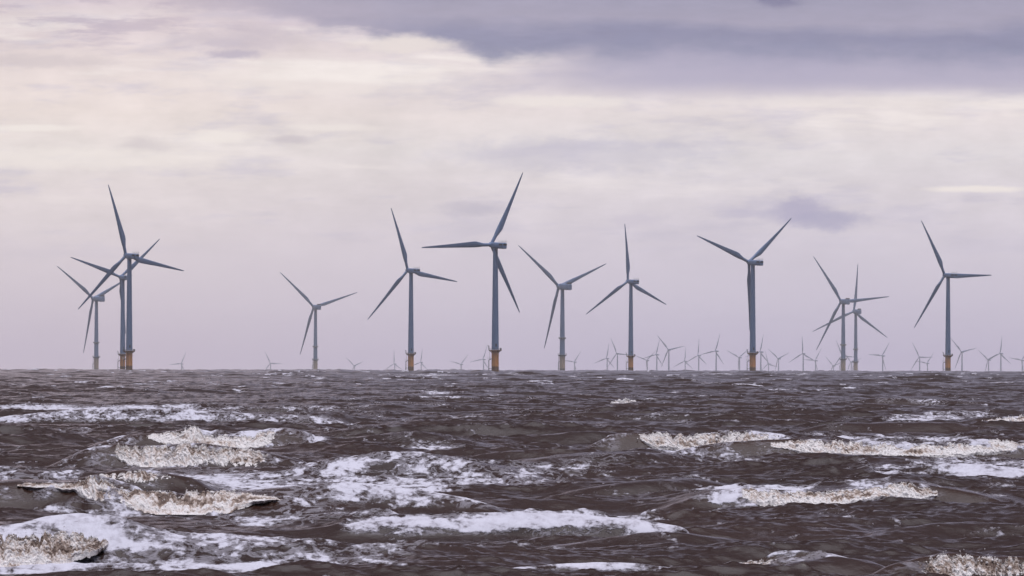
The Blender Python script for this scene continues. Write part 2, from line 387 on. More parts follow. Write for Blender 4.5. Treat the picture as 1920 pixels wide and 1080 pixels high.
for b in BREAKERS:      # the water under the foam always reaches the top of the foam
    w_ = b['X'][-1]-b['X'][0]
    g = np.linspace(min(b['cx'][0], b['X'][0]-0.45*w_), max(b['cx'][-1], b['X'][-1]+0.45*w_), 240)
    c1 = np.interp(g, b['cx'], b['ch'])
    c2 = 1.12*np.interp(g, b['X'], b['ztop'])*ss(g, b['X'][0]-0.42*w_, b['X'][0])*(1-ss(g, b['X'][-1], b['X'][-1]+0.42*w_))
    sm = lambda q, n: np.convolve(np.pad(q, n//2, mode='edge'), np.hanning(n)/np.hanning(n).sum(), 'valid')
    c3 = sm(sm(np.maximum(c1, c2), 31), 31)
    c3 = sm(np.maximum(c3, c2*0.97), 9)
    c3 = c3*ss(g, g[0], g[0]+0.12*w_)*(1-ss(g, g[-1]-0.12*w_, g[-1]))
    b['cx'], b['ch'], b['H'] = g, c3, float(c3.max())
for b in SW:
    g = np.linspace(b['cx'][0], b['cx'][-1], 200); c1 = np.interp(g, b['cx'], b['ch'])
    c1 = sm(sm(np.pad(c1, 30), 41), 41)[30:-30]
    b['cx'], b['ch'] = g, c1*ss(g, g[0], g[0]+0.15*(g[-1]-g[0]))*(1-ss(g, g[-1]-0.15*(g[-1]-g[0]), g[-1]))
def wave_profile(b, x, y):
    """height added to the sea by breaker b; y grows away from the camera"""
    top = np.interp(x, b['cx'], b['ch'])
    yc = b['d']+0.9*np.sin(x*0.35+b['d'])+0.4*np.sin(x*1.1)
    s = (y-yc)
    H = max(b['H'], 0.2)
    f0, f1 = b.get('face', (0.8, 1.5))
    Lf = f1*H; Lb = 7.0*H
    pr = np.where(s < Lf, ss(s, -f0*H, Lf), 1-ss(s, Lf, Lf+Lb))
    return top*pr
# foam patches: (row nodes by x) in photo pixels -> ground
def patch(us, vs, xs, ys, hh, st):
    yc = np.interp(us, xs, ys); h = np.interp(us, xs, hh); s = np.interp(us, xs, st, left=0, right=0)
    return s*np.exp(-np.abs((vs-yc)/h)**2.6)
PATCHES = [
 ([-60, 0, 120, 320, 400, 560, 650, 740], [776, 776, 777, 781, 776, 776, 780, 784], [8, 8, 9, 9, 10, 9, 7, 4], [1, 1, 1, 0.9, 0.45, 0.55, 0.4, 0]),
 ([95, 120, 200, 215], [826, 825, 819, 818], [4, 5, 6, 3], [0, 0.9, 1, 0]),
 ([-60, 0, 60, 120, 260], [897, 897, 895, 893, 890], [8, 8, 7, 5, 4], [0.6, 0.6, 0.5, 0.3, 0]),
 ([300, 420, 500, 640, 800, 900, 1050, 1220], [900, 905, 925, 925, 920, 912, 900, 895], [14, 22, 30, 34, 34, 26, 16, 8], [0.4, 0.85, 0.9, 0.8, 0.75, 0.6, 0.5, 0]),
 ([250, 330, 430, 480], [905, 905, 908, 910], [16, 18, 16, 8], [0.2, 0.8, 0.8, 0.5]),
 ([560, 700, 800, 950, 1100, 1200, 1300, 1345], [975, 980, 988, 988, 985, 978, 966, 962], [6, 9, 13, 14, 14, 14, 13, 5], [0, 0.65, 1, 1, 1.1, 1.1, 1.05, 0]),
 ([250, 400, 600, 800, 960], [985, 980, 978, 985, 1000], [10, 18, 18, 16, 8], [0, 0.5, 0.5, 0.42, 0]),
 ([-80, 0, 200, 330, 420, 600, 760, 900], [1052, 1052, 1045, 1052, 1050, 1052, 1060, 1066], [34, 34, 28, 26, 26, 26, 22, 14], [0.95, 0.95, 1.05, 0.95, 0.85, 0.72, 0.55, 0]),
 ([-80, 0, 300, 620, 760, 900], [1080, 1080, 1078, 1078, 1076, 1078], [16, 16, 16, 14, 10, 8], [0.8, 0.8, 0.9, 0.9, 0.8, 0]),
 ([980, 1040, 1120, 1200, 1300], [1080, 1074, 1071, 1074, 1080], [6, 8, 8, 8, 6], [0, 0.9, 1, 0.9, 0]),
 ([1570, 1640, 1720, 1850, 1920, 2000], [892, 890, 886, 885, 886, 886], [6, 9, 14, 16, 17, 17], [0, 0.85, 1.0, 1.0, 1.05, 1.05]),
 ([1640, 1680, 1800, 1860, 1900], [791, 790, 788, 787, 786], [5, 8, 8, 7, 4], [0, 1.1, 1.15, 1.1, 0.3]),
 ([1255, 1290, 1340, 1370], [972, 970, 968, 966], [10, 16, 14, 6], [0.5, 0.8, 0.7, 0]),
 ([1240, 1290, 1330, 1350], [908, 908, 910, 911], [4, 6, 5, 3], [0, 0.7, 0.6, 0]),
 ([1480, 1540, 1660, 1780, 1850], [824, 826, 830, 833, 833], [4, 6, 6, 5, 3], [0, 0.8, 0.8, 0.7, 0]),
 ([1195, 1300, 1340, 1420], [846, 848, 846, 844], [3, 5, 4, 3], [0, 0.8, 0.7, 0]),
 ([1180, 1250, 1330, 1450, 1600], [862, 866, 868, 878, 882], [6, 12, 10, 10, 6], [0, 0.45, 0.42, 0.38, 0]),
 ([750, 800, 860, 900], [857, 857, 856, 852], [3, 4, 4, 2], [0, 0.8, 0.7, 0]),
 ([1030, 1060, 1110, 1130], [846, 845, 843, 842], [3, 3.5, 3.5, 2], [0, 0.7, 0.7, 0]),
 ([640, 680, 700, 720], [812, 815, 818, 820], [5, 6, 5, 3], [0.3, 0.55, 0.5, 0]),
 ([830, 850, 900, 920], [788, 788, 789, 790], [2, 3, 3, 2], [0, 0.8, 0.7, 0]),
 ([670, 690, 725, 740], [783, 784, 787, 788], [3, 4, 3, 2], [0, 0.9, 0.8, 0]),
 ([780, 800, 850, 880], [741, 740, 741, 744], [3, 4, 3, 2], [0, 1, 0.9, 0]),
 ([900, 940, 960], [748, 748, 749], [2, 3, 2], [0, 0.8, 0]),
 ([730, 780, 830, 880], [705, 706, 706, 707], [2, 2.6, 2.6, 2], [0.2, 1, 1, 0.1]),
 ([890, 920, 980, 1070], [704, 704, 705, 706], [2, 2, 2, 2], [0, 0.9, 0.8, 0]),
 ([1300, 1330, 1370, 1385], [702, 700, 701, 703], [2, 3, 3, 2], [0, 0.95, 0.95, 0]),
 ([1430, 1460, 1510, 1530], [701, 699, 699, 700], [2, 2.5, 2.5, 2], [0, 0.8, 0.8, 0]),
 ([1300, 1330, 1370], [722, 722, 724], [2, 2.6, 2], [0, 0.9, 0]),
 ([1760, 1790, 1815], [751, 749, 750], [2, 3, 2], [0, 0.9, 0]),
 ([195, 215, 250], [735, 736, 737], [2, 2.5, 2], [0, 0.9, 0]),
 ([430, 450, 480], [740, 740, 742], [2, 2.5, 2], [0, 0.9, 0]),
 ([375, 395, 415], [724, 724, 725], [2, 2.5, 2], [0, 0.9, 0]),
 ([570, 600, 620], [713, 713, 714], [2, 3, 2], [0, 0.9, 0]),
]
def build_sea():
    fine = np.radians(3.62)
    th0 = np.linspace(-fine, fine, int(1040*Q))
    st = th0[1]-th0[0]; ex = []
    t = fine; s = st
    while t+s*1.09 < math.pi:
        s *= 1.09; t += s; ex.append(t)
    ex = np.array(ex)*(math.pi*0.999/ex[-1]) if False else np.array(ex)
    th = np.concatenate([-ex[::-1], th0, ex])
    rr = list(np.geomspace(2.0, 195.0, 26)); r = 195.0
    k = 6.0e-4/Q
    while r < 9500:
        ds = k*r*(max(r, 800)/800)**0.5
        r += ds; rr.append(r)
    rr += list(np.geomspace(9600, 45000, 60))
    rr = np.array(rr)
    print('sea grid', len(rr), len(th), len(rr)*len(th)/1e6, 'M')
    V_ = np.empty((len(rr), len(th), 3), np.float32); FO = np.zeros((len(rr), len(th)), np.float32); SI = np.zeros_like(FO)
    dr = np.gradient(rr)
    CH = 400
    for i0 in range(0, len(rr), CH):
        sl = slice(i0, min(i0+CH, len(rr)))
        r_ = rr[sl][:, None].astype(np.float64)
        x = r_*np.sin(th)[None]; y = r_*np.cos(th)[None]
        # slow meander so the tiles do not read as tiles
        a, ax, ay, aj = sample(tA, 311.0, x+0.11*y, y-0.11*x)
        ds_ = dr[sl][:, None]
        wB = (1-ss(ds_, 0.8, 5.0))
        bq, bx, by, bj = sample(tB, 29.7, x-0.23*y+3*np.sin(y/37), y+0.23*x+3*np.sin(x/23+1))
        mod = 0.75+0.5*fbm(x/14, y/40, 2.5, 2)
        fade = ss(r_, 20, 120)*(1-ss(r_, 30000, 40000))
        wide = 1-ss(np.abs(th)[None], 0.5, 1.0)*0.6
        ampA = fade*wide*(0.8+0.55*gnoise(x/60, y/140, 7.7))
        # short waves are steeper on the long crests
        wBm = wB*fade*wide*mod*(0.85+0.9*np.clip(a, -0.4, 0.8))
        z = a*ampA + bq*wBm + (1.5*gnoise(x/13, y/260, 21.7)+0.6*gnoise(x/47, y/400, 3.7)-1.55)*ss(r_, 2500, 6000)*fade
        us = 960+F*x/np.maximum(y, 1); vs = EYE_Y+F*(EYE/np.maximum(r_, 1)+r_/(2*RE))-ROLL*(us-960)
        fo = np.zeros_like(x); si = np.zeros_like(x); dm = np.ones_like(x)
        if rr[sl][-1] > 190 and rr[sl][0] < 9000:
            for b in BREAKERS:
                if b['d'] > rr[sl][0]-30 and b['d'] < rr[sl][-1]+30:
                    p = wave_profile(b, x, y)*np.cos(np.clip(th, -1.5, 1.5))[None]
                    infl = np.clip(p/max(b['H'], .1), 0, 1)
                    near = np.exp(-((y-b['d']-0.5*b['H'])/(3.2*max(b['H'], .3)))**2)*np.clip(np.interp(x, b['cx'], b['ch'])/max(b['H'], .1)*1.3, 0, 1)
                    z = z*(1-0.8*near)+p; dm = dm*(1-0.8*near)
                    tp = np.interp(x, b['cx'], b['ch'])/max(b['H'], .1); sy = (y-b['d'])/max(b['H'], .2)
                    nzb = 0.62+1.1*fbm(x/1.6, y/5, 44.4+b['d'], 3)
                    fo = np.maximum(fo, (0.62*ss(sy, -2.6, -0.6)*(1-ss(sy, 0.6, 1.2))+0.95*ss(sy, 0.9, 1.4)*(1-ss(sy, 4, 9)))*ss(tp, 0.12, 0.55)*nzb)
                    si = np.maximum(si, infl*ss(y-b['d'], 3.5*b['H'], 0.2*b['H']))
            for b in SW:
                if b['d'] > rr[sl][0]-30 and b['d'] < rr[sl][-1]+30:
                    p = wave_profile(b, x, y)*np.cos(np.clip(th, -1.5, 1.5))[None]
                    near = np.exp(-((y-b['d']-0.5*b['H'])/(4*max(b['H'], .3)))**2)*np.clip(np.interp(x, b['cx'], b['ch'])/b['H']*1.2, 0, 1)
                    z = z*(1-0.6*near)+p; dm = dm*(1-0.4*near)
                    if b['foam'] > 0: fo = np.maximum(fo, b['foam']*ss(p/b['H'], 0.12, 0.5)*ss(np.interp(x, b['cx'], b['ch'])/b['H'], 0.1, 0.5)*(1-ss(y-b['d'], 5*b['H'], 9*b['H']))*(0.95+0.6*fbm(x/3.2, y/6, 33.1, 3)))
            front = (np.abs(th) < 0.2)[None]
            nz = fbm(x/3.0, y/22, 4.4, 3)
            vs2 = vs+nz*9*np.clip((vs-690)/250, 0.05, 1)
            for P in PATCHES:
                fo = np.maximum(fo, patch(us, vs2, *P)*front)
        z = z - (a*ampA*0.6 + bq*wBm*0.1)*np.clip(fo, 0, 1)*ss(fo, 0.3, 0.8)
        # whitecaps on sharp crests further out
        cov = gnoise(x/19, y/60, 12.3)+0.55*gnoise(x/5, y/16, 3.9)
        jn = aj/tA[3].std()
        wc = ss(jn+cov*1.7, 2.75, 3.5)*ss(r_, 700, 1400)
        wn = ss(jn+cov*1.4, 3.2, 4.0)*0.7
        fo = np.maximum(fo, np.maximum(wc, wn)*(1-ss(r_, 8000, 12000)))
        # thin lace trails in the surf zone
        fo = np.maximum(fo, (0.07+0.44*fbm(x/5, y/40, 9.9, 3))*(1-ss(r_, 700, 1500)))
        dm = dm*(1-0.5*np.clip(fo, 0, 1))
        px = x + dm*(0.55*ax*ampA + 0.7*bx*wBm); py = y + dm*(0.75*ay*ampA + 0.7*by*wBm)
        V_[sl, :, 0] = px; V_[sl, :, 1] = py; V_[sl, :, 2] = z+sea_level(r_)
        FO[sl] = np.clip(fo, 0, 1.2); SI[sl] = si
    me = grid_mesh('sea', V_, MAT['sea'], closed=True, attrs=(('foam', FO), ('crest', SI)))
    o = link('sea', me); tag(o, kind='structure')
    return o

MAT = {}
def sea_material():
    m, b = new_mat('silty_sea'); nt = m.node_tree
    t = nt.nodes.new('ShaderNodeTexCoord'); s = nt.nodes.new('ShaderNodeSeparateXYZ'); nt.links.new(t.outputs['Object'], s.inputs[0])
    X, Y, Z = (Nd(s.outputs[i]) for i in range(3))
    a = nt.nodes.new('ShaderNodeAttribute'); a.attribute_name = 'foam'; foam = Nd(a.outputs['Fac'])
    a2 = nt.nodes.new('ShaderNodeAttribute'); a2.attribute_name = 'crest'; crest = Nd(a2.outputs['Fac'])
    n1 = noise(vec(X*0.32, Y*0.085, Z*1.0), 1.0, 4, 0.55, 0.3)
    n2 = noise(vec(X*0.85, Y*0.33, Z*2.4), 1.0, 5, 0.6, 0.5)
    n3 = noise(vec(X*4.2, Y*1.3, Z*7.0), 1.0, 3, 0.6, 0.3)
    rid2 = Nd.math('ABSOLUTE', noise(vec(X*1.0+2, Y*0.22, Z*3), 1.0, 4, 0.6, 0.7)-0.5)
    tex = (n1-0.5)*1.5 + (n2-0.5)*2.7 + (n3-0.5)*1.7
    body = foam*1.25 + tex
    dense = sstep(body, 0.56, 1.06)
    lace = Nd.math('MAXIMUM', 1.0-rid2*18.0, 0.0)*sstep(foam*1.3+(n1-0.5)*1.4, 0.22, 0.7)*0.6
    fm = Nd.math('MAXIMUM', dense, lace)
    thick = sstep(body, 0.65, 1.3)
    deep = (0.021, 0.0100, 0.0082); backlit_brown = (0.036, 0.015, 0.007)
    wcol = mixc(sstep(noise(vec(X*0.12, Y*0.02, 0.0), 1.0, 4, 0.5), 0.35, 0.7), deep, (0.029, 0.0145, 0.0118))
    wcol = mixc(crest*0.75, wcol, backlit_brown)  # light through the rising wave faces, painted in as browner water
    fcol = mixc(thick*(0.35+sstep(n3*0.6+n2*0.5, 0.38, 0.68)*0.65), (0.34, 0.325, 0.38), (0.54, 0.535, 0.62))
    nt.links.new(mixc(fm, wcol, fcol), b.inputs['Base Color'])
    nt.links.new((0.16+fm*0.6).v, b.inputs['Roughness'])
    b.inputs['IOR'].default_value = 1.333
    nt.links.new((0.5-fm*0.4).v, b.inputs['Specular IOR Level'])
    h = noise(vec(X*4.0, Y*2.6, Z*5), 1.0, 4, 0.55)*0.035 + fm*0.05 + noise(vec(X*24, Y*10, Z*10), 1.0, 3, 0.6)*0.006*(1.0+fm*2.5)
    bp = nt.nodes.new('ShaderNodeBump'); bp.inputs['Strength'].default_value = 0.8; bp.inputs['Distance'].default_value = 1.0
    nt.links.new(h.v, bp.inputs['Height']); nt.links.new(bp.outputs[0], b.inputs['Normal'])
    return m
def froth_material():
    m, b = new_mat('sandy_froth'); nt = m.node_tree
    t = nt.nodes.new('ShaderNodeTexCoord')
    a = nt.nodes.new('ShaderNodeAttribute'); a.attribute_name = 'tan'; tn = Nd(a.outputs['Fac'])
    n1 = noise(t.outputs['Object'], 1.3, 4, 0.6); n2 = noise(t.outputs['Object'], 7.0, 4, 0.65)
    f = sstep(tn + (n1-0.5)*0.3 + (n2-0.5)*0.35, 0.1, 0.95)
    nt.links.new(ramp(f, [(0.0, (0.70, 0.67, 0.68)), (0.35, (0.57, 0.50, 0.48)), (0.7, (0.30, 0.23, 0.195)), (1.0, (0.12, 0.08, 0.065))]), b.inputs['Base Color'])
    b.inputs['Roughness'].default_value = 0.5; b.inputs['Specular IOR Level'].default_value = 0.3
    bp = nt.nodes.new('ShaderNodeBump'); bp.inputs['Strength'].default_value = 0.9; bp.inputs['Distance'].default_value = 1.0
    nt.links.new((noise(t.outputs['Object'], 9.0, 4, 0.65)*0.09).v, bp.inputs['Height']); nt.links.new(bp.outputs[0], b.inputs['Normal'])
    return m
MAT['sea'] = sea_material(); MAT['froth'] = froth_material()

# ------------------------------------------------------------------ breaking wave crests
def ico(sub=1):
    import bmesh
    bm = bmesh.new(); bmesh.ops.create_icosphere(bm, subdivisions=sub, radius=1.0)
    v = np.array([q.co[:] for q in bm.verts], np.float32); f = np.array([[q.index for q in p.verts] for p in bm.faces], np.int32); bm.free()
    return v, f
def build_breaker(b, idx):
    rg = np.random.default_rng(100+idx)
    s = b['d']/F                     # metres per photo pixel at this distance
    x0, x1 = b['X'][0], b['X'][-1]
    nu = int((x1-x0)/(1.0*s))+2; nv = 200
    xs = np.linspace(x0, x1, nu)
    zt = np.interp(xs, b['X'], b['ztoe']); zu = np.interp(xs, b['X'], b['ztop'])
    hgt = np.maximum(zu-zt, 0.0)
    rag = fbm(xs/(16*s), idx*3.3, 0.5, 5, gain=0.65)*1.7
    zu = zu+np.minimum(rag, 0.25)*0.45*hgt; zt = zt-fbm(xs/(26*s), idx*5.1, 2.5, 5, gain=0.6)*0.42*hgt
    q_ = (xs-x0)/(x1-x0)+0.06*fbm(xs/(12*s), idx*7.7, 1.5, 4)
    mid_ = zt+0.75*(zu-zt); tap = ss(q_, 0.0, 0.11)*(1-ss(q_, 0.89, 1.0))
    zt = mid_+(zt-mid_)*tap; zu = mid_+(zu-mid_)*(0.3+0.7*tap)
    hgt = np.maximum(zu-zt, 0.02)
    H = max(b['H'], 0.2)
    def surf(xq, t):
        """t 0 toe .. 1 top .. 1.5 down the back"""
        z0 = np.interp(xq, xs, zt); h_ = np.interp(xq, xs, hgt)
        up = np.clip(t, 0.0, 1.0)
        z = z0+h_*np.sin(up*np.pi/2)**0.9-np.maximum(t-1, 0)*h_*1.1
        yc = b['d']+0.9*np.sin(xq*0.35+b['d'])+0.4*np.sin(xq*1.1)
        tpx = np.interp(xq, xs, tap)
        z = z+np.minimum(t, 0)*(0.3*h_+0.2*H*np.clip(h_/(0.3*H), 0, 1))
        top = np.maximum(np.interp(xq, b['cx'], b['ch']), 0.05)
        p = np.clip(z/top, 0.02, 0.98)
        inv = 0.5-np.sin(np.arcsin(1-2*p)/3)
        y = yc-0.8*H+2.3*H*inv-0.30*h_*np.sin(np.pi*np.clip(t, 0, 0.5))**0.8-0.04*H*(1-np.clip(t, 0, 1))
        y = np.where(t > 1, y+(t-1)*2.2*H, y)
        z = z+0.05*np.minimum(h_, 0.5*H)*ss(t, 0.4, 1.0)
        y = y+np.maximum(-t, 0)*0.5*H+0.45*H*(1-tpx)
        z = z-0.10*H*(1-tpx)
        return y, z, h_
    X, T_ = np.meshgrid(xs, np.linspace(-0.5, 1.5, nv), indexing='xy')
    Y, Zz, Hh = surf(X, T_)
    fr = 1.0/(10*s)
    tf = float(np.clip(hgt.mean()/s*0.2, 2.5, 9))
    dsp = fbm(X*fr+0.5*fbm(X*fr*0.5, T_*tf*0.5, idx*1.3, 2), T_*tf+0.35*X*fr, idx*2.3, 3, True, 0.6)
    amp = 0.14*np.minimum(Hh, 30*s)*ss(T_, -0.2, 0.12)*(1-0.85*ss(T_, 0.85, 1.12))
    Y = Y-dsp*amp*1.3; Zz = Zz+dsp*amp*0.9
    X = X+fbm(X*fr+7, Y*fr, Zz*fr, 3)*amp*0.6
    verts = [np.stack([X, Y, Zz], -1).reshape(-1, 3)]
    i = np.arange(nu*nv).reshape(nv, nu)
    a, bb, c_, d = i[:-1, :-1].ravel(), i[:-1, 1:].ravel(), i[1:, 1:].ravel(), i[1:, :-1].ravel()
    faces = [np.stack([a, bb, c_], -1), np.stack([a, c_, d], -1)]
    # froth lumps and thrown drops
    iv, iff = ico(2)
    area = float(np.trapezoid(hgt, xs)) if hasattr(np, 'trapezoid') else float(np.trapz(hgt, xs))
    n1 = int(np.clip(area/(7*s)**2*0.5, 60, 1600))
    pr = hgt/hgt.sum(); qx = rg.choice(xs, n1, p=pr)+rg.normal(0, s*3, n1); qt = 0.25+rg.random(n1)*0.85
    qy, qz, qh = surf(qx, qt)
    rad = s*rg.lognormal(math.log(1.1), 0.45, n1)
    off = rg.random(n1)*np.minimum(qh, 30*s)*0.08*np.sin(np.pi*np.clip(qt, 0.05, 1)*0.9)
    C1 = np.stack([qx, qy-off*1.2, qz+off*0.8], -1)
    n2 = int(n1*0.35); sx = rg.choice(xs, n2, p=pr)+rg.normal(0, s*4, n2); sy, sz, sh = surf(sx, np.full(n2, 1.0))
    lift = rg.exponential(0.06, n2)*sh+0.5*s
    C2 = np.stack([sx, sy-rg.random(n2)*0.4*H, sz+lift], -1); rad2 = s*rg.uniform(0.5, 1.2, n2)
    C3n = int(n1*0.18); ex_ = rg.choice(xs, C3n, p=pr); ey, ez, eh = surf(ex_, np.full(C3n, 0.0))
    C3 = np.stack([ex_+rg.normal(0, 4*s, C3n), ey-rg.random(C3n)*0.6*H, ez-rg.random(C3n)*4*s+1.5*s], -1); rad3 = s*rg.uniform(0.6, 1.6, C3n)
    C = np.concatenate([C1, C2, C3]); Rr = np.concatenate([rad, rad2, rad3])
    bl = iv[None]*Rr[:, None, None]*rg.uniform(0.85, 1.15, (len(C), len(iv), 1))*rg.uniform(0.7, 1.4, (len(C), 1, 3))
    bl = bl+C[:, None, :]
    org = np.array([0.5*(x0+x1), b['d'], 0.0])
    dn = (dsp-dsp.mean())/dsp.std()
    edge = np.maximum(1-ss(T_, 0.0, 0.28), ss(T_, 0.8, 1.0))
    tn = (0.09+b['tan']*0.5-0.13*dn+0.95*fbm(X/(42*s), T_*2.4, idx*2.9, 4)+0.3*fbm(X/(11*s), T_*tf*0.9, idx*4.9, 3)-0.30*edge).astype(np.float32).ravel()  # sandy tone, plus brown shading painted into hollows; raised froth whiter
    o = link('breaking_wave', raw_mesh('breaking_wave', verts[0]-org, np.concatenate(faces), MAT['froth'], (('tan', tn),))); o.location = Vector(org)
    tag(o, b['lab'], 'breaking wave', 'foaming breakers rolling towards the shore')
    Vs = bl.reshape(-1, 3)-org; Fs = (iff[None]+(np.arange(len(C))*len(iv))[:, None, None]).reshape(-1, 3)
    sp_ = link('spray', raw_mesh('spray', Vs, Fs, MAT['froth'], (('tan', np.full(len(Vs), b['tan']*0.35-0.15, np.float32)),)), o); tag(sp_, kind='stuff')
sea = build_sea()
for i, b in enumerate(BREAKERS): build_breaker(b, i)
print('sea done', time.time()-T0)

# ------------------------------------------------------------------ wind turbines
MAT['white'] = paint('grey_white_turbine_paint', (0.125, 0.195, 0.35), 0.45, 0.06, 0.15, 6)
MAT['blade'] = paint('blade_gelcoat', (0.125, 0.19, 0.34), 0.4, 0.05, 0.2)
MAT['dark'] = paint('dark_grille', (0.02, 0.022, 0.03), 0.7)
MAT['orange'] = paint('weathered_orange_paint', (0.90, 0.40, 0.13), 0.6, 0.16, 0.35, 4)
MAT['beige'] = paint('dull_yellow_paint', (0.46, 0.35, 0.26), 0.6, 0.2, 0.3, 4)
MAT['steel'] = paint('galvanised_steel', (0.10, 0.11, 0.13), 0.5)
MAT['rail'] = paint('white_handrail', (0.55, 0.56, 0.58), 0.5)

def blade_mesh(L, chord, rootr, name, nst=30, nsec=18):
    mb = MB(); st = np.linspace(0, 1, nst)**1.0
    rows = []
    # chord distribution with the sharp shoulder on the trailing edge
    rk = [0.0, 0.03, 0.10, 0.20, 0.235, 0.30, 0.5, 0.75, 0.93, 0.985, 1.0]
    ck = [rootr*2, rootr*2, rootr*2*1.06, chord*0.93, chord*0.965, chord*0.90, chord*0.66, chord*0.42, chord*0.24, chord*0.15, chord*0.03]
    tk = [1.0, 1.0, 0.82, 0.42, 0.36, 0.30, 0.22, 0.18, 0.16, 0.16, 0.16]
    st = np.unique(np.concatenate([st, rk]))
    for q in st:
        c_ = np.interp(q, rk, ck); tr = np.interp(q, rk, tk)
        rnd = 1-min(1, max(0, (q-0.03)/0.18))
        tw = math.radians(np.interp(q, [0, .15, .25, .5, .8, 1], [13, 12, 9, 4, 1, 0]))
        pre = 2.2*q*q*L/53.5
        for k in range(nsec):
            ph = 2*math.pi*k/nsec
            cx = math.cos(ph); cyy = math.sin(ph)
            # circle at the root, airfoil outboard; x: leading edge -> +
            xc = c_*(0.5*cx)*rnd + (1-rnd)*c_*(0.5*cx+0.5-0.68)
            th_ = c_*tr*0.5*cyy*(rnd+(1-rnd)*(0.35+0.65*(0.5+0.5*cx))*1.15)
            x_ = xc*math.cos(tw)-th_*math.sin(tw); y_ = xc*math.sin(tw)+th_*math.cos(tw)
            rows.append((-x_, y_+pre, q*L))
    n = nsec; m_ = len(st)
    fs = [(i*n+k, i*n+(k+1) % n, (i+1)*n+(k+1) % n, (i+1)*n+k) for i in range(m_-1) for k in range(n)]
    fs += [tuple(range(n))[::-1], tuple((m_-1)*n+k for k in range(n))]
    mb.add(rows, fs)
    return mb.mesh(name, MAT['blade'])
TILT = math.radians(6); CONE = math.radians(2.5)
def circ_rail(mb, r, z0, h, n=20, a0=0, a1=2*math.pi, rad=0.05):
    pts = [(r*math.cos(a0+(a1-a0)*k/n), r*math.sin(a0+(a1-a0)*k/n)) for k in range(n+1)]
    for (x, y), (x2, y2) in zip(pts[:-1], pts[1:]):
        mb.tube((x, y, z0), (x, y, z0+h), rad, 6)
        for f in (0.5, 1.0): mb.tube((x, y, z0+h*f), (x2, y2, z0+h*f), rad*0.8, 6)
LIB = {}
def lib_A():
    hub = 83.5
    mb = MB(); zb = 13.6
    prof = [(2.42-0.86*(z-zb)/(hub-2.2-zb), z) for z in np.linspace(zb, hub-2.2, 8)]
    mb.lathe(prof, 40)
    for z in (36, 60): mb.lathe([(2.42-0.86*(z-zb)/(hub-2.2-zb)+0.03, z-0.06), (2.42-0.86*(z-zb)/(hub-2.2-zb)+0.03, z+0.06)], 40)
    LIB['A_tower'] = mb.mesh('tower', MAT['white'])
    mb = MB(); mb.lathe([(2.42, -12), (2.42, 12.2), (2.6, 12.5), (3.3, 13.05)], 40); LIB['A_tp'] = mb.mesh('transition_piece', MAT['orange'])
    mb = MB(); mb.lathe([(3.3, 13.05), (4.3, 13.1), (4.4, 13.2), (4.4, 13.45), (2.3, 13.5)], 40)
    for k in range(12):
        a = 2*math.pi*k/12; mb.tube((2.4*math.cos(a), 2.4*math.sin(a), 11.7), (4.2*math.cos(a), 4.2*math.sin(a), 13.1), 0.14, 6)
    LIB['A_platform'] = mb.mesh('platform', MAT['orange_dark'])
    mb = MB(); circ_rail(mb, 4.3, 13.45, 1.2, 22, rad=0.055)
    mb.box((-4.2, -0.6, 14.9), (0.5, 0.6, 2.6)); mb.tube((-4.0, -0.6, 16.0), (-5.2, -0.7, 16.3), 0.12); mb.box((3.6, -1.6, 14.1), (0.9, 0.8, 1.2), bev=0.08)
    LIB['A_rail'] = mb.mesh('railing', MAT['steel'])
    mb = MB()
    for y in (-0.55, 0.75):
        mb.tube((-4.05-0.3, y-1.2, -10), (-4.35, y-1.2, 6.6), 0.2, 10); mb.tube((-4.35, y-1.2, 6.6), (-2.2, y-0.6, 7.6), 0.2, 10); mb.tube((-4.35, y-1.2, 1.2), (-2.2, y-0.6, 1.2), 0.16, 8)
    for y in (-1.45, -0.85): mb.tube((-3.7, y, -2), (-3.7, y, 13.2), 0.07, 6)
    for k in range(44): mb.tube((-3.7, -1.45, -1+k*0.32), (-3.7, -0.85, -1+k*0.32), 0.04, 5)
    LIB['A_boat'] = mb.mesh('boat_landing', MAT['steel'])
    mb = MB(); mb.box((-3.95, -1.15, 7.5), (2.0, 2.4, 0.25)); 
    for x, y in ((-4.9, -2.3), (-4.9, 0.0), (-3.0, -2.3)): mb.tube((x, y, 7.6), (x, y, 8.9), 0.07, 6)
    mb.tube((-4.9, -2.3, 8.8), (-4.9, 0, 8.8), 0.06, 6); mb.tube((-4.9, -2.3, 8.8), (-3.0, -2.3, 8.8), 0.06, 6); mb.tube((-4.9, -2.3, 8.2), (-3.0, -2.3, 8.2), 0.06, 6)
    LIB['A_rest'] = mb.mesh('landing_stage', MAT['rail'])
    mb = MB(); mb.box((0.6, -2.31, 16.6), (0.9, 0.25, 2.0), bev=0.05); LIB['A_door'] = mb.mesh('door', MAT['dark'])
    # nacelle frame: local +y = towards the hub, origin at tower top centre line
    mb = MB(); mb.box((0, 0, 0), (13.4, 3.9, 4.0), Matrix.Translation((0, -4.0, 0.0)) @ Matrix.Rotation(math.pi/2, 4, 'Z'), 0.55)
    mb.lathe([(1.7, 2.3), (1.75, 3.4)], 28, Matrix.Rotation(-math.pi/2, 4, 'X')); mb.lathe([(1.62, -3.2), (1.66, -1.8)], 32)
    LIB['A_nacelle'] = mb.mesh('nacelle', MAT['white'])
    mb = MB()
    for sx in (-1, 1): mb.box((0, 0, 0), (3.6, 0.12, 1.25), Matrix.Translation((sx*1.95, -8.5, 0.85)) @ Matrix.Rotation(math.pi/2, 4, 'Z'), 0.04)
    mb.box((0, -10.72, 0.85), (2.9, 0.12, 1.2), bev=0.04)
    LIB['A_vent'] = mb.mesh('vent_panel', MAT['dark'])
    mb = MB()
